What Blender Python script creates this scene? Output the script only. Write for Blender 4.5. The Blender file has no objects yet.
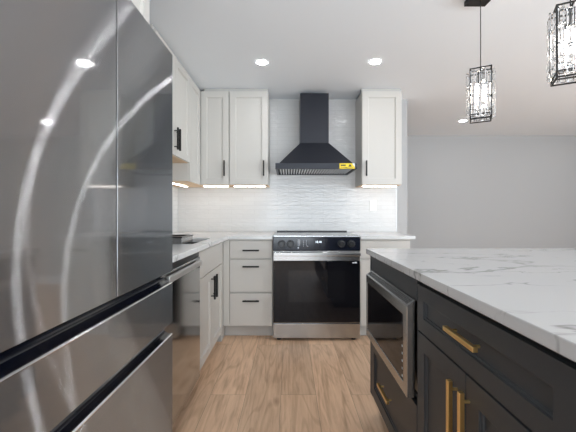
import bpy, bmesh, math, random
from mathutils import Vector, Matrix
random.seed(7)
C = bpy.context.scene.collection
PI = math.pi
SC = bpy.context.scene

# ------------------------------------------------------------------ camera, world, exposure, large lights
CAM_Z = 1.11
cam = bpy.data.cameras.new('camera')
cam.sensor_width = 36.0
cam.lens = 330.0 / 576.0 * 36.0
cam.shift_x = -1.0 / 576.0
cam.shift_y = -2.5 / 576.0
cam.clip_start = 0.02
co = bpy.data.objects.new('camera', cam); C.objects.link(co)
co.location = (0, 0, CAM_Z); co.rotation_euler = (PI/2, 0, 0)
SC.camera = co
W = bpy.data.worlds.new('world'); SC.world = W; W.use_nodes = True
W.node_tree.nodes['Background'].inputs[0].default_value = (0.75, 0.85, 1, 1)
W.node_tree.nodes['Background'].inputs[1].default_value = 0.6
SC.view_settings.view_transform = 'Standard'
SC.view_settings.look = 'None'
SC.view_settings.gamma = 1.0
SC.view_settings.use_curve_mapping = False
SC.view_settings.exposure = 0.76
SC.cycles.use_denoising = True
SC.cycles.sample_clamp_indirect = 6.0
SC.cycles.max_bounces = 12
SC.cycles.diffuse_bounces = 6
SC.cycles.transmission_bounces = 10

def area(name, loc, rot, sx, sy, power, col=(1, 1, 1)):
    l = bpy.data.lights.new(name, 'AREA'); l.shape = 'RECTANGLE'; l.size = sx; l.size_y = sy
    l.energy = power; l.color = col
    o = bpy.data.objects.new(name, l); C.objects.link(o); o.location = loc; o.rotation_euler = rot
    return o
REAR = -3.4
# added soft fill, tilted up to the ceiling; rear glazing is invented, unseen
area('added_fill_rear', (1.95, REAR - 0.02, 1.1), (PI/2 + math.radians(42), 0, 0), 5.8, 2.0, 130, (0.84, 0.93, 1))
# second added fill, tilted up; its right-hand opening is invented, outside the view
area('added_fill_side', (5.23, -0.2, 1.25), (0, PI/2 + math.radians(38), 0), 1.5, 3.4, 115, (0.84, 0.93, 1))
CAN_EMIT = 68.0      # recessed ceiling lamps
LED_EMIT = 11.0       # under-cabinet strips
BULB_EMIT = 30.0

# ------------------------------------------------------------------ materials
def new_mat(name):
    m = bpy.data.materials.new(name); m.use_nodes = True
    nt = m.node_tree
    return m, nt, nt.nodes['Principled BSDF']
def noise_bump(nt, b, scale, strength, dist=0.002, stretch=(1, 1, 1)):
    tc = nt.nodes.new('ShaderNodeTexCoord'); mp = nt.nodes.new('ShaderNodeMapping')
    mp.inputs['Scale'].default_value = stretch
    n = nt.nodes.new('ShaderNodeTexNoise'); n.inputs['Scale'].default_value = scale
    bu = nt.nodes.new('ShaderNodeBump'); bu.inputs['Strength'].default_value = strength
    bu.inputs['Distance'].default_value = dist
    L = nt.links.new
    L(tc.outputs['Object'], mp.inputs[0]); L(mp.outputs[0], n.inputs[0])
    L(n.outputs[0], bu.inputs['Height']); L(bu.outputs[0], b.inputs['Normal'])
    return n
def mat(name, col, rough=0.5, metal=0.0, bump=0.0, bscale=60, stretch=(1, 1, 1), vary=0.0, **kw):
    m, nt, b = new_mat(name)
    b.inputs['Base Color'].default_value = (*col, 1)
    b.inputs['Roughness'].default_value = rough
    b.inputs['Metallic'].default_value = metal
    for k, v in kw.items():
        b.inputs[k.replace('_', ' ')].default_value = v
    n = noise_bump(nt, b, bscale, bump if bump else 0.02, 0.001, stretch)
    if vary:
        r = nt.nodes.new('ShaderNodeMapRange')
        r.inputs['To Min'].default_value = rough - vary; r.inputs['To Max'].default_value = rough + vary
        nt.links.new(n.outputs[0], r.inputs[0]); nt.links.new(r.outputs[0], b.inputs['Roughness'])
    return m
def emit(name, col, s):
    m, nt, b = new_mat(name)
    b.inputs['Base Color'].default_value = (*col, 1)
    b.inputs['Emission Color'].default_value = (*col, 1)
    b.inputs['Emission Strength'].default_value = s
    return m

M = {}
M['cab'] = mat('greige_paint', (0.585, 0.563, 0.525), 0.42, bump=0.03, bscale=180)
M['cab_dark'] = mat('charcoal_paint', (0.034, 0.037, 0.041), 0.45, bump=0.03, bscale=180)
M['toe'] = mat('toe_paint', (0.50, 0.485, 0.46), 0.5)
M['black'] = mat('black_metal', (0.006, 0.006, 0.006), 0.45, 0.3)
M['hood'] = mat('hood_metal', (0.016, 0.018, 0.026), 0.36, 0.25, bump=0.02, bscale=200)
M['brass'] = mat('brushed_brass', (0.84, 0.58, 0.24), 0.28, 1.0, bump=0.05, bscale=60, stretch=(30, 1, 1))
M['brassend'] = M['brass']
M['steel'] = mat('stainless', (0.46, 0.46, 0.455), 0.24, 1.0, bump=0.0001, bscale=3)
M['steel_dw'] = mat('polished_stainless', (0.42, 0.42, 0.42), 0.10, 1.0)
M['steel_dark'] = mat('dark_stainless', (0.18, 0.18, 0.18), 0.3, 1.0)
M['bglass'] = mat('black_glass', (0.006, 0.006, 0.008), 0.05, Specular_IOR_Level=0.3)
M['bglass_in'] = mat('oven_window_glass', (0.010, 0.010, 0.012), 0.04, Specular_IOR_Level=0.4)
M['panel_blk'] = mat('control_glass', (0.008, 0.010, 0.018), 0.12)
M['plastic'] = mat('black_plastic', (0.008, 0.008, 0.010), 0.28)
M['channel'] = mat('black_channel', (0.004, 0.005, 0.010), 0.16, Coat_Weight=0.4, Coat_Roughness=0.12)
M['bar'] = mat('satin_bar', (0.80, 0.79, 0.77), 0.42, 1.0)
M['edge'] = mat('bright_edge', (0.85, 0.85, 0.86), 0.18, 1.0)
M['wall'] = mat('wall_paint', (0.43, 0.43, 0.43), 0.75, bump=0.05, bscale=250)
M['ceil'] = mat('ceiling_paint', (0.845, 0.885, 0.925), 0.8, bump=0.04, bscale=200)
M['white'] = mat('white_plastic', (0.84, 0.84, 0.83), 0.35)
M['trim'] = mat('trim_metal', (0.55, 0.55, 0.55), 0.35, 0.6)
M['wood_in'] = mat('maple_underside', (0.72, 0.50, 0.30), 0.5, bump=0.05, bscale=30, stretch=(1, 12, 1))
M['yellow'] = mat('yellow_label', (0.85, 0.62, 0.02), 0.5)
M['ink'] = mat('black_ink', (0.02, 0.02, 0.02), 0.6)
M['whiteink'] = mat('white_ink', (0.62, 0.64, 0.68), 0.5)
M['can'] = emit('lamp_glow', (0.97, 0.985, 1.0), CAN_EMIT)
M['led'] = emit('led_glow', (1.0, 0.96, 0.90), LED_EMIT)
M['bulb'] = emit('bulb_glow', (1.0, 0.92, 0.80), BULB_EMIT)
M['digits'] = emit('clock_glow', (0.8, 0.9, 1.0), 1.6)
M['crystal'] = mat('crystal', (1, 1, 1), 0.02, Transmission_Weight=1.0, IOR=1.52)

def fridge_mat():
    m, nt, b = new_mat('brushed_black_steel')
    L = nt.links.new
    out = nt.nodes['Material Output']
    tan = nt.nodes.new('ShaderNodeTangent'); tan.direction_type = 'UV_MAP'; tan.uv_map = 'UV'
    tc = nt.nodes.new('ShaderNodeTexCoord'); mp = nt.nodes.new('ShaderNodeMapping')
    mp.inputs['Scale'].default_value = (1, 2, 260)
    n = nt.nodes.new('ShaderNodeTexNoise'); n.inputs['Scale'].default_value = 3
    L(tc.outputs['Object'], mp.inputs[0]); L(mp.outputs[0], n.inputs[0])
    ra = nt.nodes.new('ShaderNodeMapRange'); ra.inputs['To Min'].default_value = 0.53; ra.inputs['To Max'].default_value = 0.60
    L(n.outputs[0], ra.inputs[0])
    cc = nt.nodes.new('ShaderNodeCombineColor')
    for i in range(3):
        tm = nt.nodes.new('ShaderNodeMath'); tm.operation = 'MULTIPLY'; tm.inputs[1].default_value = (0.98, 1.0, 1.025)[i]
        L(ra.outputs[0], tm.inputs[0]); L(tm.outputs[0], cc.inputs[i])
    g = nt.nodes.new('ShaderNodeBsdfAnisotropic'); g.distribution = 'GGX'
    g.inputs['Roughness'].default_value = 0.20
    g.inputs['Anisotropy'].default_value = 0.94
    L(cc.outputs[0], g.inputs['Color'])
    L(tan.outputs[0], g.inputs['Tangent'])
    g2 = nt.nodes.new('ShaderNodeBsdfAnisotropic'); g2.inputs['Roughness'].default_value = 0.06
    g2.inputs['Color'].default_value = (0.42, 0.42, 0.43, 1)
    mx = nt.nodes.new('ShaderNodeMixShader'); mx.inputs[0].default_value = 0.30
    L(g.outputs[0], mx.inputs[1]); L(g2.outputs[0], mx.inputs[2]); L(mx.outputs[0], out.inputs[0])
    nt.nodes.remove(b)
    return m
M['fridge'] = fridge_mat()
M['fridge_side'] = mat('fridge_side_grey', (0.06, 0.06, 0.065), 0.4, 0.4)

def floor_mat():
    m, nt, b = new_mat('oak_planks'); L = nt.links.new
    tc = nt.nodes.new('ShaderNodeTexCoord')
    mp = nt.nodes.new('ShaderNodeMapping'); mp.inputs['Rotation'].default_value = (0, 0, PI/2)
    mp.inputs['Location'].default_value = (0.35, 0.05, 0)
    L(tc.outputs['Object'], mp.inputs[0])
    def brick(c1, c2, cm, mortar):
        br = nt.nodes.new('ShaderNodeTexBrick')
        br.offset = 0.37; br.inputs['Scale'].default_value = 1.0
        br.inputs['Brick Width'].default_value = 1.22; br.inputs['Row Height'].default_value = 0.215
        br.inputs['Mortar Size'].default_value = mortar; br.inputs['Mortar Smooth'].default_value = 0.3
        br.inputs['Color1'].default_value = (*c1, 1); br.inputs['Color2'].default_value = (*c2, 1); br.inputs['Mortar'].default_value = (*cm, 1)
        L(mp.outputs[0], br.inputs[0]); return br
    idb = brick((0, 0, 0), (1, 1, 1), (0.5, 0.5, 0.5), 0.0)
    seam = brick((1, 1, 1), (1, 1, 1), (0, 0, 0), 0.0013)
    off = nt.nodes.new('ShaderNodeVectorMath'); off.operation = 'MULTIPLY_ADD'
    off.inputs[1].default_value = (7.3, 13.1, 5.0)
    L(idb.outputs[0], off.inputs[0]); L(tc.outputs['Object'], off.inputs[2])
    def nz(sc, scale, det, dist=0.0):
        mm = nt.nodes.new('ShaderNodeMapping'); mm.inputs['Scale'].default_value = sc
        n = nt.nodes.new('ShaderNodeTexNoise'); n.inputs['Scale'].default_value = scale; n.inputs['Detail'].default_value = det
        n.inputs['Distortion'].default_value = dist
        L(off.outputs[0], mm.inputs[0]); L(mm.outputs[0], n.inputs[0]); return n
    grain = nz((28, 1.6, 1), 3.0, 6, 0.4)
    big = nz((5, 0.9, 1), 2.2, 4, 1.6)
    rr = nt.nodes.new('ShaderNodeValToRGB')
    e = rr.color_ramp.elements
    e[0].position = 0.30; e[0].color = (0.53, 0.335, 0.21, 1)
    e[1].position = 0.68; e[1].color = (0.84, 0.59, 0.40, 1)
    x = e.new(0.5); x.color = (0.74, 0.50, 0.33, 1)
    mixf = nt.nodes.new('ShaderNodeMath'); mixf.operation = 'MULTIPLY_ADD'; mixf.inputs[1].default_value = 0.45
    L(grain.outputs[0], mixf.inputs[0])
    hb = nt.nodes.new('ShaderNodeMath'); hb.operation = 'MULTIPLY'; hb.inputs[1].default_value = 0.55
    L(big.outputs[0], hb.inputs[0]); L(hb.outputs[0], mixf.inputs[2]); L(mixf.outputs[0], rr.inputs[0])
    # knots
    mk = nt.nodes.new('ShaderNodeMapping'); mk.inputs['Scale'].default_value = (2.6, 1.1, 1)
    v = nt.nodes.new('ShaderNodeTexVoronoi'); v.inputs['Scale'].default_value = 1.3
    L(off.outputs[0], mk.inputs[0]); L(mk.outputs[0], v.inputs[0])
    kr = nt.nodes.new('ShaderNodeValToRGB'); kr.color_ramp.elements[0].position = 0.0; kr.color_ramp.elements[0].color = (0.55, 0.47, 0.42, 1)
    kr.color_ramp.elements[1].position = 0.09; kr.color_ramp.elements[1].color = (1, 1, 1, 1)
    L(v.outputs['Distance'], kr.inputs[0])
    # cathedral growth rings
    mw_ = nt.nodes.new('ShaderNodeMapping'); mw_.inputs['Scale'].default_value = (5.5, 0.55, 1)
    wv = nt.nodes.new('ShaderNodeTexNoise'); wv.inputs['Scale'].default_value = 1.2; wv.inputs['Detail'].default_value = 1; wv.inputs['Distortion'].default_value = 0.6
    L(off.outputs[0], mw_.inputs[0]); L(mw_.outputs[0], wv.inputs[0])
    ml = nt.nodes.new('ShaderNodeMath'); ml.operation = 'MULTIPLY'; ml.inputs[1].default_value = 42.0; L(wv.outputs[0], ml.inputs[0])
    sn = nt.nodes.new('ShaderNodeMath'); sn.operation = 'SINE'; L(ml.outputs[0], sn.inputs[0])
    wr = nt.nodes.new('ShaderNodeValToRGB'); wr.color_ramp.elements[0].position = 0.0; wr.color_ramp.elements[0].color = (1, 1, 1, 1)
    wr.color_ramp.elements[1].position = 1.0; wr.color_ramp.elements[1].color = (0.86, 0.83, 0.80, 1)
    x2 = wr.color_ramp.elements.new(0.6); x2.color = (1, 1, 1, 1)
    L(sn.outputs[0], wr.inputs[0])
    def mul(a, bb, f=1.0):
        mx = nt.nodes.new('ShaderNodeMix'); mx.data_type = 'RGBA'; mx.blend_type = 'MULTIPLY'; mx.inputs[0].default_value = f
        L(a, mx.inputs[6]); L(bb, mx.inputs[7]); return mx.outputs[2]
    tone = nt.nodes.new('ShaderNodeValToRGB'); tone.color_ramp.elements[0].color = (0.86, 0.85, 0.84, 1); tone.color_ramp.elements[1].color = (1.06, 1.05, 1.04, 1)
    L(idb.outputs[0], tone.inputs[0])
    c = mul(rr.outputs[0], kr.outputs[0]); c = mul(c, wr.outputs[0]); c = mul(c, tone.outputs[0]); c = mul(c, seam.outputs[0], 0.5)
    L(c, b.inputs['Base Color'])
    b.inputs['Roughness'].default_value = 0.42
    bu = nt.nodes.new('ShaderNodeBump'); bu.inputs['Strength'].default_value = 0.15; bu.inputs['Distance'].default_value = 0.001
    L(grain.outputs[0], bu.inputs['Height']); L(bu.outputs[0], b.inputs['Normal'])
    return m
M['floor'] = floor_mat()

def tile_mat(name, axis):
    m, nt, b = new_mat(name); L = nt.links.new
    tc = nt.nodes.new('ShaderNodeTexCoord'); sp = nt.nodes.new('ShaderNodeSeparateXYZ'); cb = nt.nodes.new('ShaderNodeCombineXYZ')
    L(tc.outputs['Object'], sp.inputs[0]); L(sp.outputs[axis], cb.inputs[0]); L(sp.outputs[2], cb.inputs[1])
    def brick(c1, c2, cm, mortar):
        br = nt.nodes.new('ShaderNodeTexBrick'); br.offset = 0.5
        br.inputs['Scale'].default_value = 1.0
        br.inputs['Brick Width'].default_value = 0.245; br.inputs['Row Height'].default_value = 0.046
        br.inputs['Mortar Size'].default_value = mortar; br.inputs['Mortar Smooth'].default_value = 0.4
        br.inputs['Color1'].default_value = (*c1, 1); br.inputs['Color2'].default_value = (*c2, 1); br.inputs['Mortar'].default_value = (*cm, 1)
        L(cb.outputs[0], br.inputs[0]); return br
    col = brick((0.66, 0.655, 0.645), (0.635, 0.63, 0.62), (0.55, 0.545, 0.535), 0.0012)
    hgt = brick((1, 1, 1), (1, 1, 1), (0, 0, 0), 0.0022)
    idb = brick((0, 0, 0), (1, 1, 1), (0.5, 0.5, 0.5), 0.0)
    L(col.outputs[0], b.inputs['Base Color'])
    b.inputs['Roughness'].default_value = 0.16
    add = nt.nodes.new('ShaderNodeVectorMath'); add.operation = 'MULTIPLY_ADD'; add.inputs[1].default_value = (3, 5, 9)
    L(idb.outputs[0], add.inputs[0]); L(tc.outputs['Object'], add.inputs[2])
    tm = nt.nodes.new('ShaderNodeMapping'); tm.inputs['Scale'].default_value = (1, 1, 2.6)
    n = nt.nodes.new('ShaderNodeTexNoise'); n.inputs['Scale'].default_value = 22; n.inputs['Detail'].default_value = 0
    L(add.outputs[0], tm.inputs[0]); L(tm.outputs[0], n.inputs[0])
    b1 = nt.nodes.new('ShaderNodeBump'); b1.inputs['Strength'].default_value = 0.30; b1.inputs['Distance'].default_value = 0.006
    L(n.outputs[0], b1.inputs['Height'])
    b2 = nt.nodes.new('ShaderNodeBump'); b2.inputs['Strength'].default_value = 0.35; b2.inputs['Distance'].default_value = 0.0015
    L(hgt.outputs[0], b2.inputs['Height']); L(b1.outputs[0], b2.inputs['Normal']); L(b2.outputs[0], b.inputs['Normal'])
    return m
M['tile_x'] = tile_mat('glossy_tile_back', 0)
M['tile_y'] = tile_mat('glossy_tile_side', 1)

def marble(name, base, dark, shift=0.0):
    m, nt, b = new_mat(name); L = nt.links.new
    tc = nt.nodes.new('ShaderNodeTexCoord')
    def vein(scale, rot, width, seed, maskscale, lo, hi):
        mp = nt.nodes.new('ShaderNodeMapping'); mp.inputs['Rotation'].default_value = (0, 0, rot)
        mp.inputs['Location'].default_value = (seed, seed * 1.7, 0); mp.inputs['Scale'].default_value = (0.75, 2.2, 1)
        n = nt.nodes.new('ShaderNodeTexNoise'); n.inputs['Scale'].default_value = scale; n.inputs['Detail'].default_value = 5; n.inputs['Roughness'].default_value = 0.55
        n.inputs['Distortion'].default_value = 0.35
        L(tc.outputs['Object'], mp.inputs[0]); L(mp.outputs[0], n.inputs[0])
        s = nt.nodes.new('ShaderNodeMath'); s.operation = 'SUBTRACT'; s.inputs[1].default_value = 0.5
        a = nt.nodes.new('ShaderNodeMath'); a.operation = 'ABSOLUTE'
        L(n.outputs[0], s.inputs[0]); L(s.outputs[0], a.inputs[0])
        r = nt.nodes.new('ShaderNodeMapRange'); r.inputs['From Min'].default_value = 0; r.inputs['From Max'].default_value = width
        r.inputs['To Min'].default_value = 1; r.inputs['To Max'].default_value = 0
        L(a.outputs[0], r.inputs[0])
        n2 = nt.nodes.new('ShaderNodeTexNoise'); n2.inputs['Scale'].default_value = maskscale
        L(mp.outputs[0], n2.inputs[0])
        r2 = nt.nodes.new('ShaderNodeMapRange'); r2.inputs['From Min'].default_value = lo; r2.inputs['From Max'].default_value = hi
        L(n2.outputs[0], r2.inputs[0])
        mu = nt.nodes.new('ShaderNodeMath'); mu.operation = 'MULTIPLY'; L(r.outputs[0], mu.inputs[0]); L(r2.outputs[0], mu.inputs[1])
        return mu.outputs[0]
    v1 = vein(1.3, 0.12, 0.012, 3.1, 1.5, 0.42+shift, 0.56+shift)
    v2 = vein(2.1, -0.25, 0.007, 8.3, 2.5, 0.50+shift, 0.65+shift)
    ad = nt.nodes.new('ShaderNodeMath'); ad.operation = 'MAXIMUM'; L(v1, ad.inputs[0]); L(v2, ad.inputs[1])
    mx = nt.nodes.new('ShaderNodeMix'); mx.data_type = 'RGBA'
    mx.inputs[6].default_value = (*base, 1); mx.inputs[7].default_value = (*dark, 1)
    L(ad.outputs[0], mx.inputs[0]); L(mx.outputs[2], b.inputs['Base Color'])
    b.inputs['Roughness'].default_value = 0.18
    return m
M['marble'] = marble('veined_quartz', (0.53, 0.53, 0.53), (0.22, 0.22, 0.215))
M['marble_light'] = marble('pale_quartz', (0.68, 0.68, 0.675), (0.36, 0.36, 0.355), 0.09)

# ------------------------------------------------------------------ helpers
def box(bm, x0, x1, y0, y1, z0, z1):
    v = [bm.verts.new(p) for p in ((x0,y0,z0),(x1,y0,z0),(x1,y1,z0),(x0,y1,z0),(x0,y0,z1),(x1,y0,z1),(x1,y1,z1),(x0,y1,z1))]
    for f in ((0,3,2,1),(4,5,6,7),(0,1,5,4),(1,2,6,5),(2,3,7,6),(3,0,4,7)):
        bm.faces.new([v[i] for i in f])
def cyl(bm, p0, p1, r, n=20, r1=None):
    p0 = Vector(p0); p1 = Vector(p1); r1 = r if r1 is None else r1
    q = (p1 - p0).to_track_quat('Z', 'Y').to_matrix()
    a = []; b = []
    for i in range(n):
        t = 2*PI*i/n; d = q @ Vector((math.cos(t), math.sin(t), 0))
        a.append(bm.verts.new(p0 + d*r)); b.append(bm.verts.new(p1 + d*r1))
    for i in range(n):
        j = (i+1) % n; bm.faces.new((a[i], a[j], b[j], b[i]))
    bm.faces.new(a[::-1]); bm.faces.new(b)
def tube(bm, pts, r, n=12):
    pts = [Vector(p) for p in pts]; rings = []; up = Vector((0, 1, 0))
    for i, p in enumerate(pts):
        d = (pts[min(i+1, len(pts)-1)] - pts[max(i-1, 0)]).normalized()
        s = d.cross(up)
        if s.length < 1e-3: s = d.cross(Vector((1, 0, 0)))
        s.normalize(); u = s.cross(d)
        rings.append([bm.verts.new(p + (s*math.cos(2*PI*k/n) + u*math.sin(2*PI*k/n))*r) for k in range(n)])
    for a, b in zip(rings, rings[1:]):
        for k in range(n):
            bm.faces.new((a[k], a[(k+1) % n], b[(k+1) % n], b[k]))
    bm.faces.new(rings[0][::-1]); bm.faces.new(rings[-1])
def cells(bm, xs, ys, filled, z0, z1):
    vt = {}; 
    def V(i, j, k):
        if (i, j, k) not in vt: vt[(i, j, k)] = bm.verts.new((xs[i], ys[j], (z0, z1)[k]))
        return vt[(i, j, k)]
    F = set(filled)
    for (i, j) in F:
        bm.faces.new((V(i,j,1), V(i+1,j,1), V(i+1,j+1,1), V(i,j+1,1)))
        bm.faces.new((V(i,j,0), V(i,j+1,0), V(i+1,j+1,0), V(i+1,j,0)))
        if (i, j-1) not in F: bm.faces.new((V(i,j,0), V(i+1,j,0), V(i+1,j,1), V(i,j,1)))
        if (i, j+1) not in F: bm.faces.new((V(i+1,j+1,0), V(i,j+1,0), V(i,j+1,1), V(i+1,j+1,1)))
        if (i-1, j) not in F: bm.faces.new((V(i,j+1,0), V(i,j,0), V(i,j,1), V(i,j+1,1)))
        if (i+1, j) not in F: bm.faces.new((V(i+1,j,0), V(i+1,j+1,0), V(i+1,j+1,1), V(i+1,j,1)))
def obj(name, bm, m, parent=None, bevel=0.0012, smooth=False, uv=False):
    bmesh.ops.recalc_face_normals(bm, faces=bm.faces)
    me = bpy.data.meshes.new(name)
    if uv:
        l = bm.loops.layers.uv.new('UV')
        for f in bm.faces:
            for lp in f.loops: lp[l].uv = (lp.vert.co[uv - 1], lp.vert.co.z)
    bm.to_mesh(me); bm.free()
    me.materials.append(m)
    if smooth:
        for p in me.polygons: p.use_smooth = True
    o = bpy.data.objects.new(name, me); C.objects.link(o)
    if parent: o.parent = parent
    if bevel:
        b = o.modifiers.new('bevel', 'BEVEL'); b.width = bevel; b.segments = 2; b.limit_method = 'ANGLE'; b.angle_limit = math.radians(40)
        b.harden_normals = False
    return o
def bx(name, x0, x1, y0, y1, z0, z1, m, parent=None, bevel=0.0012, **k):
    bm = bmesh.new(); box(bm, x0, x1, y0, y1, z0, z1); return obj(name, bm, m, parent, bevel, **k)
def tag(o, label, cat, group=None):
    o['label'] = label; o['category'] = cat
    if group: o['group'] = group
    return o
def thing(name, label, cat, loc=(0, 0, 0), rotz=0, group=None):
    o = bpy.data.objects.new(name, None); C.objects.link(o); o.empty_display_size = 0.1
    o.location = loc; o.rotation_euler = (0, 0, rotz); return tag(o, label, cat, group)
def struct(o): o['kind'] = 'structure'; return o
def copy_tree(o, parent=None):
    c = o.copy(); C.objects.link(c)
    if parent: c.parent = parent
    for ch in list(o.children): copy_tree(ch, c)
    return c

def shaker_bm(x0, x1, z0, z1, t=0.02, st=0.057, d1=0.006, d2=0.0105, lip=0.006):
    """door/drawer front: back at y=0, front at y=-t, stepped recessed panel"""
    bm = bmesh.new()
    def ring(i, y):
        return [bm.verts.new(p) for p in ((x0+i, y, z0+i), (x1-i, y, z0+i), (x1-i, y, z1-i), (x0+i, y, z1-i))]
    R = [ring(0, 0), ring(0, -t), ring(st, -t), ring(st, -t+d1), ring(st+lip, -t+d1), ring(st+lip+0.001, -t+d2)]
    for a, b in zip(R, R[1:]):
        for k in range(4): bm.faces.new((a[k], a[(k+1) % 4], b[(k+1) % 4], b[k]))
    bm.faces.new(R[0][::-1]); bm.faces.new(R[-1])
    return bm
def slab_bm(x0, x1, z0, z1, t=0.02):
    bm = bmesh.new(); box(bm, x0, x1, -t, 0, z0, z1); return bm
def pull(parent, cx, cz, L, vertical, m, t=0.02, w=0.013, out=0.034, name='handle', label=None):
    if m is M['brass']: out = 0.028
    bm = bmesh.new(); y1 = -t - out; h = L/2; pp = h*0.72
    if vertical:
        box(bm, cx-w/2, cx+w/2, y1, y1+w, cz-h, cz+h)
        for s in (-1, 1): cyl(bm, (cx, y1+w*0.9, cz+s*pp), (cx, -t+0.0005, cz+s*pp), 0.0042, 12)
    else:
        box(bm, cx-h, cx+h, y1, y1+w, cz-w/2, cz+w/2)
        for s in (-1, 1): cyl(bm, (cx+s*pp, y1+w*0.9, cz), (cx+s*pp, -t+0.0005, cz), 0.0042, 12)
    o = obj(name, bm, m, parent, 0.0012)
    if label: o['label'] = label
    return o
def cabinet(name, label, loc, rotz, w, d, z0, z1, fronts, m, hm, toe=0.0, group=None, under=None, cat='cabinet'):
    """local frame: x along the front, y into the cabinet, fronts stand at y<0"""
    t = thing(name, label, cat, loc, rotz, group)
    if toe:
        bm = bmesh.new(); box(bm, 0, w, 0, d, z0+toe, z1)
        obj('cabinet_body', bm, m, t)
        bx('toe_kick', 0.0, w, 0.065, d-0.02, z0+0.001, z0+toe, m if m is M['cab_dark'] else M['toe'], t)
    else:
        bx('cabinet_body', 0, w, 0, d, z0 + (0.004 if under else 0), z1, m, t)
        if under: bx('underside_panel', 0.001, w-0.001, 0.001, d-0.001, z0, z0+0.004, under, t, 0)
    for f in fronts:
        kind, a, b, c, e = f[:5]
        st = 0.057 if (e - c) > 0.2 else 0.05
        if kind == 'slab': p = obj('drawer_front', slab_bm(a, b, c, e), m, t)
        elif kind == 'slab_false': p = obj('false_front', slab_bm(a, b, c, e), m, t)
        elif kind == 'filler': p = obj('filler_strip', slab_bm(a, b, c, e, 0.018), m, t)
        else: p = obj(kind, shaker_bm(a, b, c, e, st=st), m, t, 0.001)
        if len(f) > 5 and f[5]:
            hx, hz, L, vert = f[5]
            pull(p, hx, hz, L, vert, hm)
    return t

# ------------------------------------------------------------------ setting
WL, WB, FARY, WR, CEIL = -1.19, 3.52, 5.15, 5.2, 2.325
bm = bmesh.new(); box(bm, WL-0.1, WR+0.1, REAR-0.1, FARY+0.1, -0.05, 0); struct(obj('floor', bm, M['floor'], None, 0))
bm = bmesh.new(); box(bm, WL-0.1, WR+0.1, REAR-0.1, FARY+0.1, CEIL, CEIL+0.1); struct(obj('ceiling', bm, M['ceil'], None, 0))
struct(bx('wall_left', WL-0.1, WL, REAR, FARY, 0, CEIL, M['wall'], None, 0))
struct(bx('wall_back', WL, 1.262, WB, WB+0.12, 0, CEIL, M['wall'], None, 0.002))
struct(bx('wall_far', WL, WR, FARY, FARY+0.1, 0, CEIL, M['wall'], None, 0))
bm = bmesh.new()
for a in ((REAR, -1.9, 0, CEIL), (1.5, FARY, 0, CEIL), (-1.9, 1.5, 2.0, CEIL), (-1.9, 1.5, 0, 0.5)):
    box(bm, WR, WR+0.1, a[0], a[1], a[2], a[3])
struct(obj('wall_right', bm, M['wall'], None, 0))
bm = bmesh.new()
for y in (-1.9, -0.23, 1.44): box(bm, WR, WR+0.04, y, y+0.06, 0.5, 2.0)
box(bm, WR, WR+0.04, -1.9, 1.5, 1.94, 2.0); box(bm, WR, WR+0.04, -1.9, 1.5, 0.5, 0.56)
struct(obj('added_window_2', bm, M['white'], None, 0.002))  # invented frame, unseen, added to go with the side fill light
bm = bmesh.new()
for a in ((WL, -1.0, 0, CEIL), (4.9, WR, 0, CEIL), (-1.0, 4.9, 2.1, CEIL)):
    box(bm, a[0], a[1], REAR-0.1, REAR, a[2], a[3])
struct(obj('wall_rear', bm, M['wall'], None, 0))
bm = bmesh.new()
for x in (-1.0, 0.45, 1.92, 3.38, 4.84): box(bm, x, x+0.06, REAR-0.05, REAR-0.01, 0, 2.1)
box(bm, -1.0, 4.9, REAR-0.04, REAR, 2.04, 2.1); box(bm, -1.0, 4.9, REAR-0.04, REAR, 0, 0.06)
struct(obj('added_window_1', bm, M['white'], None, 0.002))  # invented glazing frame behind the camera, added for the rear fill light
struct(bx('baseboard_far', 1.3, WR-0.001, FARY-0.015, FARY-0.0005, 0.0005, 0.12, M['white'], None, 0.003))

# tiles: thin slabs on the two kitchen walls
TX = 1.135
tag(bx('backsplash', WL+0.0105, TX, WB-0.010, WB-0.0005, 0.9145, CEIL-0.001, M['tile_x'], None, 0),
    'glossy white wavy subway tile across the wall behind the range and hood', 'backsplash')
tag(bx('backsplash', WL+0.0005, WL+0.010, 1.43, WB-0.011, 0.9145, 1.60, M['tile_y'], None, 0),
    'glossy white tile on the left side wall under the short cabinet beside the refrigerator', 'backsplash')
struct(bx('trim_1', TX+0.0005, TX+0.012, WB-0.012, WB-0.0005, 0.9145, CEIL-0.001, M['trim'], None, 0.001))

# ------------------------------------------------------------------ refrigerator
YAW = math.radians(0.6)
FX = -0.494; FY0, FY1 = 0.487, 1.400
fr = thing('refrigerator', 'black stainless refrigerator with brushed doors and two lower drawers', 'refrigerator', (FX - 0.913*math.sin(YAW), FY0, 0), PI/2 - YAW)
FW = FY1 - FY0   # local: x along the front (towards far end), y towards the wall, front plane y=0
bx('fridge_body', 0.004, FW-0.004, 0.05, 0.68, 0.03, 1.765, M['fridge_side'], fr, 0.004)
def fpanel(name, a, b, z0, z1, label=None):
    o = bx(name, a, b, 0.0, 0.048, z0, z1, M['fridge'], fr, 0.0012, uv=1)
    if label: o['label'] = label
    return o
SP = 0.957 - FY0
fpanel('door', 0, SP-0.0035, 0.867, 1.782)
bx('door_gasket', SP-0.0034, SP+0.0034, 0.003, 0.046, 0.867, 1.780, M['plastic'], fr, 0)
fpanel('door', SP+0.0035, FW, 0.867, 1.782)
fpanel('drawer', 0, FW, 0.652, 0.815)
fpanel('drawer', 0, FW, 0.05, 0.598)
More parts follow.
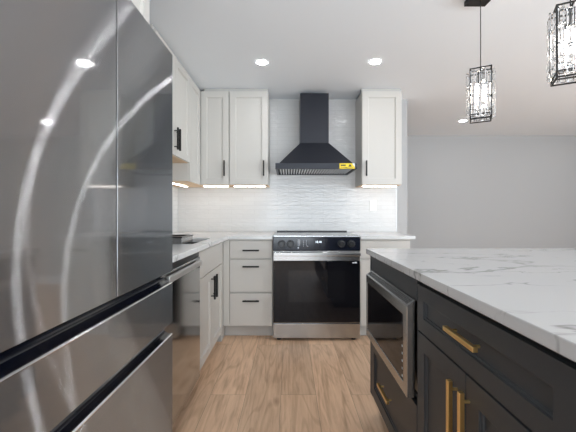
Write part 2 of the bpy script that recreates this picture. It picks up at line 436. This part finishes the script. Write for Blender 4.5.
def channel(z0, z1):
    # concave black grip between the panels with a bright lower lip
    bm = bmesh.new(); n = 10; prof = []
    for i in range(n+1):
        t = i/n
        prof.append((0.004 + 0.034*math.sin(PI*min(1, t*1.05))**0.8 if 0 < t < 0.95 else 0.004, z0 + (z1-z0)*t))
    a = [bm.verts.new((0.001, y, z)) for y, z in prof]; b = [bm.verts.new((FW-0.001, y, z)) for y, z in prof]
    for i in range(n): bm.faces.new((a[i], b[i], b[i+1], a[i+1]))
    ba = [bm.verts.new((x, 0.047, z)) for x in (0.001, FW-0.001) for z in (z0, z1)]
    bm.faces.new((ba[0], ba[1], ba[3], ba[2]))
    bm.faces.new([ba[0]] + a + [ba[1]]); bm.faces.new([ba[2]] + b + [ba[3]])
    bm.faces.new((ba[0], ba[2], b[0], a[0])); bm.faces.new((ba[1], a[-1], b[-1], ba[3]))
    c = obj('grip_channel', bm, M['channel'], fr, 0, smooth=False)
    c['label'] = 'black grip recess'
    bm = bmesh.new(); pr = [(-0.001, z0-0.0005), (0.009, z0-0.0005), (0.009, z0+0.0045), (0.004, z0+0.0045), (-0.001, z0+0.0015)]
    a = [bm.verts.new((0.0005, y, z)) for y, z in pr]; b = [bm.verts.new((FW-0.0005, y, z)) for y, z in pr]
    bm.faces.new(a); bm.faces.new(b[::-1])
    for k in range(5): bm.faces.new((a[k], b[k], b[(k+1) % 5], a[(k+1) % 5]))
    obj('bright_lip', bm, M['edge'], c, 0)
    return c
channel(0.8155, 0.8665); channel(0.5985, 0.6515)
for x in (0.06, FW-0.06):
    bm = bmesh.new(); cyl(bm, (x, 0.12, 0.0), (x, 0.12, 0.035), 0.02); obj('foot', bm, M['plastic'], fr)
for x in (0.03, FW-0.09): bx('hinge_cover', x, x+0.06, 0.02, 0.12, 1.7655, 1.79, M['plastic'], fr, 0.003)

# deep cabinet above the refrigerator
cabinet('over_fridge_cabinet', 'deep pale cabinet above the refrigerator, reaching the ceiling', (-0.618, 0.475, 0), PI/2, 0.945, 0.565, 1.835, 2.30,
        [('door', 0.004, 0.470, 1.840, 2.295, (0.44, 1.93, 0.12, True)), ('door', 0.474, 0.941, 1.840, 2.295, (0.505, 1.93, 0.12, True))], M['cab'], M['black'])

# ------------------------------------------------------------------ left run of base units
BF = -0.583    # carcass front plane of the left run (fronts 2 cm proud)
DEP = BF - WL - 0.012
dw = thing('dishwasher', 'stainless dishwasher with bar handle between refrigerator and sink cabinet', 'dishwasher', (-0.572, 1.432, 0), PI/2)
bx('tub', 0.004, 0.604, 0.0, 0.56, 0.10, 0.865, M['steel_dark'], dw)
bx('door', 0.003, 0.607, -0.022, 0.0, 0.105, 0.845, M['steel_dw'], dw, 0.003)
bx('control_strip', 0.004, 0.606, -0.016, 0.0, 0.847, 0.872, M['plastic'], dw, 0.001)
bx('toe_kick', 0.003, 0.607, 0.05, 0.5, 0.001, 0.10, M['plastic'], dw)
bm = bmesh.new(); box(bm, 0.02, 0.560, -0.048, -0.032, 0.800, 0.832)
for x in (0.05, 0.515): box(bm, x, x+0.02, -0.033, -0.0215, 0.806, 0.826)
obj('handle', bm, M['bar'], dw, 0.004)

SY0, SW = 2.052, 0.735
sink_cab = cabinet('sink_base_cabinet', 'pale base cabinet with two doors under the sink, right of the dishwasher', (BF, SY0, 0), PI/2, SW, DEP, 0, 0.883,
        [('slab_false', 0.004, SW-0.004, 0.695, 0.868), ('door', 0.004, SW/2-0.0015, 0.115, 0.688, (SW/2-0.035, 0.575, 0.17, True)),
         ('door', SW/2+0.0015, SW-0.004, 0.115, 0.688, (SW/2+0.035, 0.575, 0.17, True))], M['cab'], M['black'], toe=0.11)
old = [c for c in sink_cab.children if c.name.startswith('cabinet_body')][0]
bm = bmesh.new()
box(bm, 0, SW, 0, 0.018, 0.11, 0.883); box(bm, 0, 0.018, 0.018, DEP, 0.11, 0.883); box(bm, SW-0.018, SW, 0.018, DEP, 0.11, 0.883)
box(bm, 0.018, SW-0.018, DEP-0.01, DEP, 0.11, 0.883); box(bm, 0.018, SW-0.018, 0.018, DEP-0.01, 0.11, 0.128)
bpy.data.objects.remove(old); obj('cabinet_body', bm, M['cab'], sink_cab)
# corner + three-drawer unit on the back wall
YB = 2.935     # carcass front plane of the back run
BDEP = WB - YB - 0.012
# hollow the sink cabinet top is unseen; the basin hangs in it
cabinet('corner_base_cabinet', 'pale blind corner base unit where the two counter runs meet', (WL+0.012, SY0+SW+0.002, 0), 0, -0.585-(WL+0.012), WB-0.012-(SY0+SW+0.002), 0, 0.883,
        [], M['cab'], M['black'], toe=0.11)
cabinet('drawer_base_cabinet', 'pale three-drawer base cabinet left of the range', (-0.582, YB, 0), 0, 0.437, BDEP, 0, 0.883,
        [('filler', 0.001, 0.055, 0.115, 0.875), ('slab', 0.060, 0.433, 0.716, 0.872, (0.247, 0.786, 0.145, False)),
         ('slab', 0.060, 0.433, 0.418, 0.703, (0.247, 0.644, 0.145, False)),
         ('slab', 0.060, 0.433, 0.118, 0.405, (0.247, 0.342, 0.145, False))], M['cab'], M['black'], toe=0.11)
bc = cabinet('base_cabinet', 'pale base cabinet right of the range, partly behind the island', (0.626, YB, 0), 0, 0.450, BDEP, 0, 0.883,
        [('slab', 0.006, 0.444, 0.716, 0.872, (0.28, 0.786, 0.145, False)), ('door', 0.006, 0.444, 0.118, 0.703, (0.395, 0.60, 0.16, True))], M['cab'], M['black'], toe=0.11)

# countertops
CT0, CT1 = 0.8845, 0.914
xs = [WL+0.011, -1.00, -0.62, -0.53, -0.143]; ys = [1.408, 2.12, 2.62, 2.878, WB-0.0115]
fill = [(i, j) for i in range(3) for j in range(4) if not (i == 1 and j == 1)] + [(3, 3)]
bm = bmesh.new(); cells(bm, xs, ys, fill, CT0, CT1)
tag(obj('countertop', bm, M['marble_light'], None, 0.002), 'white veined stone countertop around the corner left of the range, with a sink cutout', 'countertop')
bm = bmesh.new(); box(bm, 0.627, 1.103, 2.878, WB-0.0115, CT0, CT1)
tag(obj('countertop', bm, M['marble_light'], None, 0.002), 'short white stone countertop right of the range, ending at the wall edge', 'countertop')

# sink basin
bm = bmesh.new()
sx0, sx1, sy0, sy1, sz0, sz1 = -1.005, -0.615, 2.115, 2.625, 0.70, 0.8843
o_ = [bm.verts.new(p) for p in ((sx0,sy0,sz1),(sx1,sy0,sz1),(sx1,sy1,sz1),(sx0,sy1,sz1))]
i_ = [bm.verts.new(p) for p in ((sx0+.012,sy0+.012,sz1),(sx1-.012,sy0+.012,sz1),(sx1-.012,sy1-.012,sz1),(sx0+.012,sy1-.012,sz1))]
ib = [bm.verts.new(p) for p in ((sx0+.02,sy0+.02,sz0+.01),(sx1-.02,sy0+.02,sz0+.01),(sx1-.02,sy1-.02,sz0+.01),(sx0+.02,sy1-.02,sz0+.01))]
ob = [bm.verts.new(p) for p in ((sx0,sy0,sz0),(sx1,sy0,sz0),(sx1,sy1,sz0),(sx0,sy1,sz0))]
for A, B in ((o_, i_), (i_, ib), (ob, o_)):
    for k in range(4): bm.faces.new((A[k], A[(k+1) % 4], B[(k+1) % 4], B[k]))
bm.faces.new(ib); bm.faces.new(ob[::-1])
sk = thing('sink', 'undermount stainless sink basin set in the left countertop', 'sink')
obj('basin', bm, M['steel_dark'], sk, 0.002)
bm = bmesh.new(); cyl(bm, (-0.81, 2.37, 0.7101), (-0.81, 2.37, 0.716), 0.045); obj('drain', bm, M['steel'], sk)
# stainless tray resting over the sink
tr = thing('dish_tray', 'stainless rack with dark rim resting across the sink', 'rack', (-0.84, 2.19, CT1))
bm = bmesh.new(); cells(bm, [-0.19, -0.184, 0.155, 0.161], [-0.10, -0.094, 0.13, 0.136], [(i, j) for i in range(3) for j in range(3) if (i, j) != (1, 1)], 0.0005, 0.040)
obj('tray_wall', bm, M['steel'], tr, 0.001)
bx('tray_base', -0.184, 0.155, -0.094, 0.13, 0.002, 0.005, M['steel'], tr, 0)
bm = bmesh.new()
cells(bm, [-0.194, -0.180, 0.151, 0.165], [-0.104, -0.090, 0.126, 0.140], [(i, j) for i in range(3) for j in range(3) if (i, j) != (1, 1)], 0.0402, 0.048)
obj('rim', bm, M['plastic'], tr, 0.001)
for k in range(7):
    bm = bmesh.new(); y = -0.075 + k*0.03; cyl(bm, (-0.18, y, 0.036), (0.15, y, 0.036), 0.0022, 8); obj('rod', bm, M['steel'], tr, 0)
# faucet
fa = thing('faucet', 'chrome gooseneck faucet behind the sink, mostly hidden by the refrigerator', 'faucet', (-1.08, 2.37, CT1))
bm = bmesh.new(); cyl(bm, (0, 0, 0.0005), (0, 0, 0.012), 0.027, 24); obj('base', bm, M['steel'], fa)
bm = bmesh.new(); tube(bm, [(0, 0, 0.01), (0, 0, 0.30)] + [(0.085-0.085*math.cos(PI*k/12), 0, 0.30+0.085*math.sin(PI*k/12)) for k in range(1, 13)] + [(0.17, 0, 0.24)], 0.011, 14)
obj('spout', bm, M['steel'], fa, 0, smooth=True)
bm = bmesh.new(); cyl(bm, (0, 0, 0.08), (0, 0.07, 0.10), 0.007, 12); obj('lever', bm, M['steel'], fa)

# ------------------------------------------------------------------ wall cabinets
UF = -0.874   # carcass front of left uppers
UD = UF - WL - 0.001
UZ0, UZ1 = 1.387, 2.295
cabinet('wall_cabinet', 'short pale wall cabinet over the sink with two doors and paired black pulls', (UF, 2.112, 0), PI/2, 0.738, UD, 1.545, UZ1,
        [('door', 0.003, 0.367, 1.548, UZ1-0.003, (0.345, 1.668, 0.165, True)), ('door', 0.371, 0.735, 1.548, UZ1-0.003, (0.395, 1.668, 0.165, True))], M['cab'], M['black'], under=M['wood_in'])
cabinet('wall_cabinet', 'tall narrow pale wall cabinet in the corner, on the left wall', (UF, 2.852, 0), PI/2, 0.655, UD, UZ0, UZ1,
        [('door', 0.003, 0.325, UZ0+0.003, UZ1-0.003)], M['cab'], M['black'], under=M['wood_in'])
YU = 3.21
UDB = WB - 0.0105 - YU
cabinet('wall_cabinet', 'pale wall cabinet with one narrow door, first on the back wall from the corner', (-0.872, YU, 0), 0, 0.292, UDB, UZ0, UZ1,
        [('door', 0.019, 0.289, UZ0+0.003, UZ1-0.003, (0.250, 1.545, 0.15, True))], M['cab'], M['black'], under=M['wood_in'])
cabinet('wall_cabinet', 'pale wall cabinet with one wider door, directly left of the range hood', (-0.578, YU, 0), 0, 0.375, UDB, UZ0, UZ1,
        [('door', 0.003, 0.372, UZ0+0.003, UZ1-0.003, (0.335, 1.545, 0.15, True))], M['cab'], M['black'], under=M['wood_in'])
cabinet('wall_cabinet', 'pale single-door wall cabinet right of the range hood', (0.706, YU, 0), 0, 0.387, UDB, UZ0, UZ1,
        [('door', 0.003, 0.384, UZ0+0.003, UZ1-0.003, (0.038, 1.545, 0.15, True))], M['cab'], M['black'], under=M['wood_in'])
# grey scribe strips closing the gap to the ceiling
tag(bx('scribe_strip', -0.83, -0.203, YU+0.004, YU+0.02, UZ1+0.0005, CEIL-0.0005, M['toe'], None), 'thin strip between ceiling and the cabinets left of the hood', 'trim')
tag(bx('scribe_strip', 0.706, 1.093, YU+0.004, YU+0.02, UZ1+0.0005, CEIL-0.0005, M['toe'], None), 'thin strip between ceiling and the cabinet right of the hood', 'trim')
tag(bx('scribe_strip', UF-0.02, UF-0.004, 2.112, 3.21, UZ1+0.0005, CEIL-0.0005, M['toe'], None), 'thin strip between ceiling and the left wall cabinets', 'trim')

def led(x0, x1, y0, y1, z, label):
    t = thing('light_strip', label, 'light', (0, 0, 0), 0, 'light strips under the wall cabinets')
    bx('housing', x0, x1, y0, y1, z-0.006, z-0.0003, M['white'], t, 0)
    bx('diffuser', x0+0.003, x1-0.003, y0+0.002, y1-0.002, z-0.010, z-0.0062, M['led'], t, 0)
led(-0.85, -0.60, 3.27, 3.295, UZ0, 'lit strip lamp under the first back wall cabinet from the corner')
led(-0.55, -0.23, 3.27, 3.295, UZ0, 'lit strip lamp under the cabinet directly left of the hood')
led(0.73, 1.07, 3.27, 3.295, UZ0, 'lit strip lamp under the cabinet right of the hood')
led(-1.05, -1.025, 2.95, 3.35, UZ0, 'lit strip lamp under the tall corner wall cabinet')

# ------------------------------------------------------------------ outlets
def outlet(x, z, label):
    t = thing('outlet', label, 'outlet', (x, WB-0.0105, z))
    bx('cover_plate', -0.036, 0.036, -0.006, 0, -0.058, 0.058, M['white'], t, 0.002)
    for s in (-1, 1):
        r = bx('receptacle', -0.017, 0.017, -0.008, -0.0062, s*0.026-0.015, s*0.026+0.015, M['white'], t, 0.002)
        for q in (-1, 1): bx('slot', q*0.006-0.001, q*0.006+0.001, -0.0084, -0.0081, s*0.026-0.004, s*0.026+0.006, M['ink'], r, 0)
outlet(0.895, 1.195, 'white power outlet on the tile right of the range')

# ------------------------------------------------------------------ range
RC = 0.241
rg = thing('range', 'stainless slide-in electric range with black glass oven door', 'range', (RC, 2.90, 0))
H = 0.380
bx('range_body', -H+0.002, H-0.002, 0.0, 0.61, 0.03, 0.896, M['steel_dark'], rg)
ck = bx('cooktop', -H, H, -0.004, 0.585, 0.8965, 0.917, M['steel'], rg, 0.002)
bx('cooktop_glass', -H+0.012, H-0.012, 0.03, 0.55, 0.9172, 0.9185, M['bglass'], ck, 0)
bx('rear_vent', -H+0.01, H-0.01, 0.5855, 0.608, 0.8965, 0.929, M['plastic'], rg, 0.002)
cp = bx('control_panel', -H, H, -0.030, -0.0005, 0.786, 0.908, M['panel_blk'], rg, 0.004)
for kx in (-0.305, -0.228, 0.215, 0.300):
    bm = bmesh.new(); cyl(bm, (kx, -0.0302, 0.846), (kx, -0.036, 0.846), 0.034, 28); cyl(bm, (kx, -0.036, 0.846), (kx, -0.058, 0.846), 0.027, 28, 0.024)
    k = obj('knob', bm, M['plastic'], cp, 0.0015)
bx('display', -0.075, 0.10, -0.0312, -0.0302, 0.812, 0.882, M['panel_blk'], cp, 0)
def text(s, x, y, z, size, m, parent, name):
    cu = bpy.data.curves.new(name, 'FONT'); cu.body = s; cu.size = size; cu.align_x = 'CENTER'; cu.align_y = 'CENTER'; cu.extrude = 0.0002
    tmp = bpy.data.objects.new('tmp', cu); C.objects.link(tmp)
    bpy.context.view_layer.update()
    me = bpy.data.meshes.new_from_object(tmp.evaluated_get(bpy.context.evaluated_depsgraph_get()))
    bpy.data.objects.remove(tmp)
    me.transform(Matrix.Translation((x, y, z)) @ Matrix.Rotation(PI/2, 4, 'X'))
    me.materials.clear(); me.materials.append(m)
    o = bpy.data.objects.new(name, me); C.objects.link(o); o.parent = parent; return o
text('12:14', 0.015, -0.0318, 0.862, 0.024, M['digits'], cp, 'clock_digits')
def marks(name, parent, rects, y, m):
    for (x, z, w, h) in rects: bx(name, x-w/2, x+w/2, y-0.0003, y, z-h/2, z+h/2, m, parent, 0)
marks('key_legend', cp, [(-0.155, 0.880-0.011*i, 0.022, 0.004) for i in range(5)] + [(-0.160, 0.812, 0.012, 0.012)] +
      [(-0.115, 0.87-0.014*i, 0.004, 0.004) for i in range(4)] + [(-0.078+0.025*i, 0.826, 0.006, 0.005) for i in range(8)] + [(-0.09, 0.85, 0.0015, 0.05)], -0.0305, M['whiteink'])
# oven door
od = bx('oven_door', -H+0.002, H-0.002, -0.030, -0.0005, 0.160, 0.783, M['steel'], rg, 0.003)
bx('door_glass', -H+0.004, H-0.004, -0.0345, -0.0302, 0.164, 0.700, M['bglass'], od, 0.002)
bx('oven_window', -0.245, 0.245, -0.0352, -0.0347, 0.34, 0.615, M['bglass_in'], od, 0)
marks('door_badge', od, [(0.318, 0.682, 0.016, 0.010), (0.338, 0.684, 0.020, 0.013)], -0.0347, M['whiteink'])
bm = bmesh.new(); box(bm, -H+0.004, H-0.004, -0.080, -0.058, 0.744, 0.776)
for s in (-1, 1): box(bm, s*0.345-0.014, s*0.345+0.014, -0.060, -0.0302, 0.748, 0.772)
obj('handle', bm, M['steel'], od, 0.005)
bx('storage_drawer', -H+0.002, H-0.002, -0.030, -0.0005, 0.025, 0.152, M['steel'], rg, 0.003)
for sx in (-0.33, 0.33):
    for sy in (0.02, 0.55):
        bm = bmesh.new(); cyl(bm, (sx, sy, 0.0), (sx, sy, 0.031), 0.02); obj('foot', bm, M['plastic'], rg)

# ------------------------------------------------------------------ hood
HC = 0.250
hd = thing('range_hood', 'black pyramid chimney range hood mounted over the range', 'range hood', (HC, WB-0.0105, 0))
HW = 0.375; HD = 0.49
# local y negative = into the room
bx('chimney', -0.140, 0.140, -0.275, -0.001, 1.800, 2.290, M['hood'], hd, 0.002)
bm = bmesh.new()
def rr(w, y0, z): return [bm.verts.new(p) for p in ((-w, y0, z), (w, y0, z), (w, -0.001, z), (-w, -0.001, z))]
A = rr(0.345, -0.462, 1.572); B = rr(0.142, -0.277, 1.7995)
for k in range(4): bm.faces.new((A[k], A[(k+1) % 4], B[(k+1) % 4], B[k]))
bm.faces.new(A[::-1]); bm.faces.new(B)
cn = obj('canopy', bm, M['hood'], hd, 0.002)
bm = bmesh.new()
cells(bm, [-HW, -HW+0.02, HW-0.02, HW], [-HD, -HD+0.02, -0.021, -0.001], [(i, j) for i in range(3) for j in range(3) if (i, j) != (1, 1)], 1.518, 1.5718)
rim = obj('canopy_rim', bm, M['hood'], hd, 0.002)
bx('canopy_tray', -HW+0.0205, HW-0.0205, -HD+0.0205, -0.0215, 1.545, 1.5715, M['hood'], hd, 0)
M['filter'] = mat('filter_steel', (0.75, 0.75, 0.76), 0.35, 1.0)
M['filter_gap'] = mat('filter_gap', (0.01, 0.01, 0.01), 0.6)
bm = bmesh.new(); fd = 0.0
flt = bx('grease_filter', -HW+0.025, HW-0.025, -HD+0.025, -0.026, 1.535, 1.5448, M['filter_gap'], hd, 0)
for k in range(26):
    x = -HW+0.045 + k*(2*HW-0.09)/25
    bx('baffle', x-0.006, x+0.006, -HD+0.05, -0.05, 1.5205, 1.5348, M['filter'], flt, 0.002)
for s in (-0.2, 0.2):
    bm = bmesh.new(); cyl(bm, (s, -HD+0.038, 1.534), (s, -HD+0.038, 1.527), 0.011); obj('hood_lamp', bm, M['steel'], hd)
st = thing('warning_sticker', 'yellow warning sticker on the front rim of the range hood', 'sticker', (HC+0.282, WB-0.0105-HD-0.0004, 1.545))
bx('sticker_face', -0.070, 0.070, -0.001, 0, -0.025, 0.024, M['yellow'], st, 0)
bm = bmesh.new()
for (cx, s) in ((0.026, 0.017),):
    v = [bm.verts.new((cx-s, -0.0012, -0.006)), bm.verts.new((cx+s, -0.0012, -0.006)), bm.verts.new((cx, -0.0012, 0.018))]
    bm.faces.new(v)
for (x, z, w, h) in ((-0.036, 0.006, 0.046, 0.012), (-0.03, -0.012, 0.060, 0.004), (0.02, -0.016, 0.07, 0.003)):
    box(bm, x-w/2, x+w/2, -0.0016, -0.0011, z-h/2, z+h/2)
obj('sticker_print', bm, M['ink'], st, 0)
bm = bmesh.new(); v = [bm.verts.new(p) for p in ((0.045, -0.0014, 0.0245), (0.0705, -0.0014, 0.0245), (0.0705, -0.0014, -0.012))]; bm.faces.new(v)
obj('sticker_corner', bm, M['white'], st, 0)

# ------------------------------------------------------------------ island
IX = 0.474      # carcass plane (fronts at IX-0.02)
IY1 = 1.825
R = -PI/2
w1 = IY1 - 1.172
IDEP = 0.58
mc = thing('microwave_cabinet', 'charcoal island cabinet housing the microwave above one drawer', 'cabinet', (IX, IY1, 0), R)
bm = bmesh.new()
box(bm, 0, w1, 0.43, IDEP, 0.11, 0.883)
box(bm, 0, 0.018, -0.018, 0.4299, 0.11, 0.883); box(bm, w1-0.018, w1, 0, 0.4299, 0.11, 0.883)
box(bm, 0.0182, w1-0.0182, 0, 0.4299, 0.11, 0.44); box(bm, 0.0182, w1-0.0182, 0, 0.4299, 0.795, 0.883)
obj('cabinet_body', bm, M['cab_dark'], mc)
bx('toe_kick', 0.0, w1, 0.065, IDEP-0.02, 0.001, 0.11, M['cab_dark'], mc)
obj('top_filler', slab_bm(0.019, w1-0.001, 0.80, 0.882), M['cab_dark'], mc)
df = obj('drawer_front', shaker_bm(0.003, w1-0.002, 0.118, 0.425, st=0.057), M['cab_dark'], mc)
pull(df, 0.30, 0.28, 0.16, False, M['brass'], out=0.034, label='brass pull')

mw = thing('microwave', 'stainless built-in microwave drawer in the dark island', 'microwave', (IX, IY1, 0), R)
m0, m1, mz0, mz1 = 0.020, w1-0.022, 0.448, 0.790
bx('microwave_body', m0, m1, 0.001, 0.40, mz0, mz1-0.005, M['steel_dark'], mw)
bm = bmesh.new()
fx0, fx1 = 0.012, w1-0.016
# front frame with an opening
def frame_bm(x0, x1, z0, z1, y0, y1, l, r, b, t):
    bm = bmesh.new()
    X = [x0, x0+l, x1-r, x1]; Z = [z0, z0+b, z1-t, z1]
    cells(bm, X, Z, [(i, j) for i in range(3) for j in range(3) if (i, j) != (1, 1)], 0, 1)
    for v in bm.verts:
        a, bb, c = v.co; v.co = Vector((a, y0 if c < 0.5 else y1, bb))
    return bm
obj('door_frame', frame_bm(fx0, fx1, mz0-0.002, mz1-0.015, -0.050, -0.0205, 0.018, 0.040, 0.040, 0.040), M['steel'], mw, 0.002)
g = bx('door_glass', fx0+0.0185, fx1-0.0405, -0.047, -0.0207, mz0+0.0385, mz1-0.0555, M['bglass'], mw, 0.001)
marks('key_legend', g, [(fx1-0.055, 0.50+0.028*i, 0.008, 0.008) for i in range(5)], -0.0475, M['whiteink'])
bm = bmesh.new(); pr = [(-0.050, mz1-0.0145), (-0.050, mz1-0.0135), (-0.0205, mz1+0.007), (-0.0205, mz1-0.0145)]
a = [bm.verts.new((fx0, y, z)) for y, z in pr]; b = [bm.verts.new((fx1, y, z)) for y, z in pr]
bm.faces.new(a); bm.faces.new(b[::-1])
for k in range(4): bm.faces.new((a[k], b[k], b[(k+1) % 4], a[(k+1) % 4]))
vt = obj('vent_strip', bm, M['steel'], mw, 0)
sl = math.atan2(0.0205, 0.0295)
for k in range(36):
    x = fx0+0.02 + k*(fx1-fx0-0.04)/35
    o = bx('vent_slot', -0.0045, 0.0045, -0.012, 0.012, 0, 0.0006, M['ink'], vt, 0)
    o.location = (x, -0.0345, mz1-0.0028); o.rotation_euler = (sl, 0, 0)

def island_base(name, label, y1, w, split, brass=True):
    fr_ = [('drawer_front', 0.003, w-0.003, 0.703, 0.862, (split+0.007, 0.793, 0.150, False)),
           ('door', 0.003, split-0.0015, 0.118, 0.697, (split-0.043, 0.573, 0.175, True)),
           ('door', split+0.0015, w-0.003, 0.118, 0.697, (split+0.017, 0.573, 0.175, True))]
    return cabinet(name, label, (IX, y1, 0), R, w, IDEP, 0, 0.883, fr_, M['cab_dark'], M['brass'], toe=0.11)
i1 = island_base('island_cabinet', 'charcoal island cabinet with one wide drawer over two doors, brass pulls', 1.170, 0.655, 0.322)
i2 = island_base('island_cabinet', 'charcoal island cabinet at the near end, beyond the picture edge', 0.513, 0.655, 0.3275)
bm = bmesh.new()
pv = [(IX-0.02, 0.112), (IX+0.065, 0.112), (IX+0.065, 0.001), (1.38, 0.001), (1.38, 0.883), (IX-0.02, 0.883)]
a = [bm.verts.new((x, IY1+0.001, z)) for x, z in pv]; b = [bm.verts.new((x, IY1+0.019, z)) for x, z in pv]
bm.faces.new(a); bm.faces.new(b[::-1])
for k in range(6): bm.faces.new((a[k], b[k], b[(k+1) % 6], a[(k+1) % 6]))
tag(obj('island_end_panel', bm, M['cab_dark'], None), 'charcoal panel closing the island end that faces the range', 'panel')
tag(bx('island_back_panel', IX+IDEP+0.002, 1.38, -0.142, IY1, 0.001, 0.883, M['cab_dark'], None), 'charcoal seating-side body of the island under the overhang', 'panel')
bm = bmesh.new(); box(bm, 0.432, 1.70, -0.17, 1.853, CT0, CT1)
tag(obj('island_countertop', bm, M['marble'], None, 0.0025), 'large white stone island countertop with fine grey veins', 'countertop')

# ------------------------------------------------------------------ pendants
def pendant():
    t = thing('pendant_lamp', 'crystal pendant lamp in a dark frame over the far end of the island', 'lamp', (1.065, 1.835, CEIL), math.radians(-29), 'crystal pendants over the island')
    tz = 1.907 - CEIL; bz = 1.628 - CEIL; a = 0.050; r = 0.0033
    cb = bx('canopy', -0.06, 0.06, -0.06, 0.06, -0.028, -0.0005, M['black'], t, 0.002)
    cb.rotation_euler = (0, 0, math.radians(29))
    bm = bmesh.new(); cyl(bm, (0, 0, tz), (0, 0, -0.028), 0.0022, 10); obj('cord', bm, M['black'], t, 0)
    bm = bmesh.new()
    for sx in (-1, 1):
        for sy in (-1, 1): box(bm, sx*a-r, sx*a+r, sy*a-r, sy*a+r, bz, tz)
    for z in (tz-0.0055, tz-0.052, bz+0.022, bz):
        if z == tz-0.052: continue
        for s in (-1, 1):
            box(bm, -a+r, a-r, s*a-r, s*a+r, z, z+0.005); box(bm, s*a-r, s*a+r, -a+r, a-r, z, z+0.005)
    box(bm, -a+r, a-r, -r, r, tz-0.0055, tz-0.0005); box(bm, -r, r, -a+r, -r, tz-0.0055, tz-0.0005); box(bm, -r, r, r, a-r, tz-0.0055, tz-0.0005)
    obj('frame', bm, M['black'], t, 0)
    bm = bmesh.new(); cyl(bm, (0, 0, tz-0.006), (0, 0, tz-0.070), 0.014, 16); obj('socket', bm, M['black'], t)
    for s in (-1, 1):
        bm = bmesh.new(); cyl(bm, (s*0.018, 0, tz-0.085), (s*0.018, 0, tz-0.175), 0.009, 14)
        obj('bulb', bm, M['bulb'], t, 0.003)
    # emerald-cut crystals hung in staggered columns outside each side
    w, d = 0.0105, 0.006
    def crystal_mesh(h):
        bm = bmesh.new()
        def ring(ww, hh, y): return [bm.verts.new(p) for p in ((-ww, y, -hh), (ww, y, -hh), (ww, y, hh), (-ww, y, hh))]
        Rr = [ring(w*0.45, h-0.006, -d), ring(w, h, -d*0.2), ring(w, h, d*0.2), ring(w*0.45, h-0.006, d)]
        for p, q in zip(Rr, Rr[1:]):
            for k in range(4): bm.faces.new((p[k], p[(k+1) % 4], q[(k+1) % 4], q[k]))
        bm.faces.new(Rr[0][::-1]); bm.faces.new(Rr[-1])
        return bm
    protos = {}
    def put(h, x, y, z, rz):
        if h not in protos:
            o = obj('crystal', crystal_mesh(h), M['crystal'], t, 0); protos[h] = o
        else:
            o = protos[h].copy(); C.objects.link(o); o.parent = t
        o.location = (x, y, z); o.rotation_euler = (0, 0, rz)
    for side in range(4):
        ang = side*PI/2; ca, sa = math.cos(ang), math.sin(ang)
        out = 0.016 if side % 2 else 0.010
        for k in range(4):
            u = (-1.5+k)*0.0255
            px, py = u, -(a+out if k in (1, 2) else a+out-0.006)
            x, y = px*ca - py*sa, px*sa + py*ca
            z = tz - 0.012 - (0.014 if k % 2 else 0.0)
            while z > bz + 0.03:
                hh = 0.033
                if z - 2*hh < bz + 0.012: hh = max(0.011, (z - bz - 0.012)/2)
                hh = round(hh, 3)
                put(hh, x, y, z - hh, ang); z -= 2*hh + 0.005
    return t
p1 = pendant()
p2 = copy_tree(p1); p2.location = (1.090, 1.278, CEIL)
p2['label'] = 'crystal pendant lamp nearest the viewer, cut by the right picture edge'

# ------------------------------------------------------------------ recessed ceiling lamps
def can(x, y, label):
    t = thing('recessed_light', label, 'ceiling light', (x, y, CEIL), 0, 'recessed ceiling lights')
    bm = bmesh.new(); n = 32
    ri = [bm.verts.new((0.041*math.cos(2*PI*k/n), 0.041*math.sin(2*PI*k/n), -0.004)) for k in range(n)]
    ro = [bm.verts.new((0.050*math.cos(2*PI*k/n), 0.050*math.sin(2*PI*k/n), -0.001)) for k in range(n)]
    for k in range(n): bm.faces.new((ri[k], ri[(k+1) % n], ro[(k+1) % n], ro[k]))
    obj('trim_ring', bm, M['white'], t, 0)
    bm = bmesh.new(); cyl(bm, (0, 0, -0.0035), (0, 0, -0.001), 0.0408, 32); obj('lens', bm, M['can'], t, 0)
can(-0.217, 2.65, 'round recessed ceiling light above the left counter corner')
can(0.690, 2.64, 'round recessed ceiling light above the island end, right of the hood')
can(2.28, 4.32, 'round recessed ceiling light farthest back, just left below the hanging crystal lamp')
for x, y in ((-0.217, 0.75), (0.69, 0.75), (2.28, 2.2), (4.1, 4.32), (4.1, 2.2), (0.3, -1.4), (2.28, -1.2), (4.1, -1.2)):  # invented lamps, unseen, added to light the rest of the room
    can(x, y, 'added round recessed ceiling light outside the view')
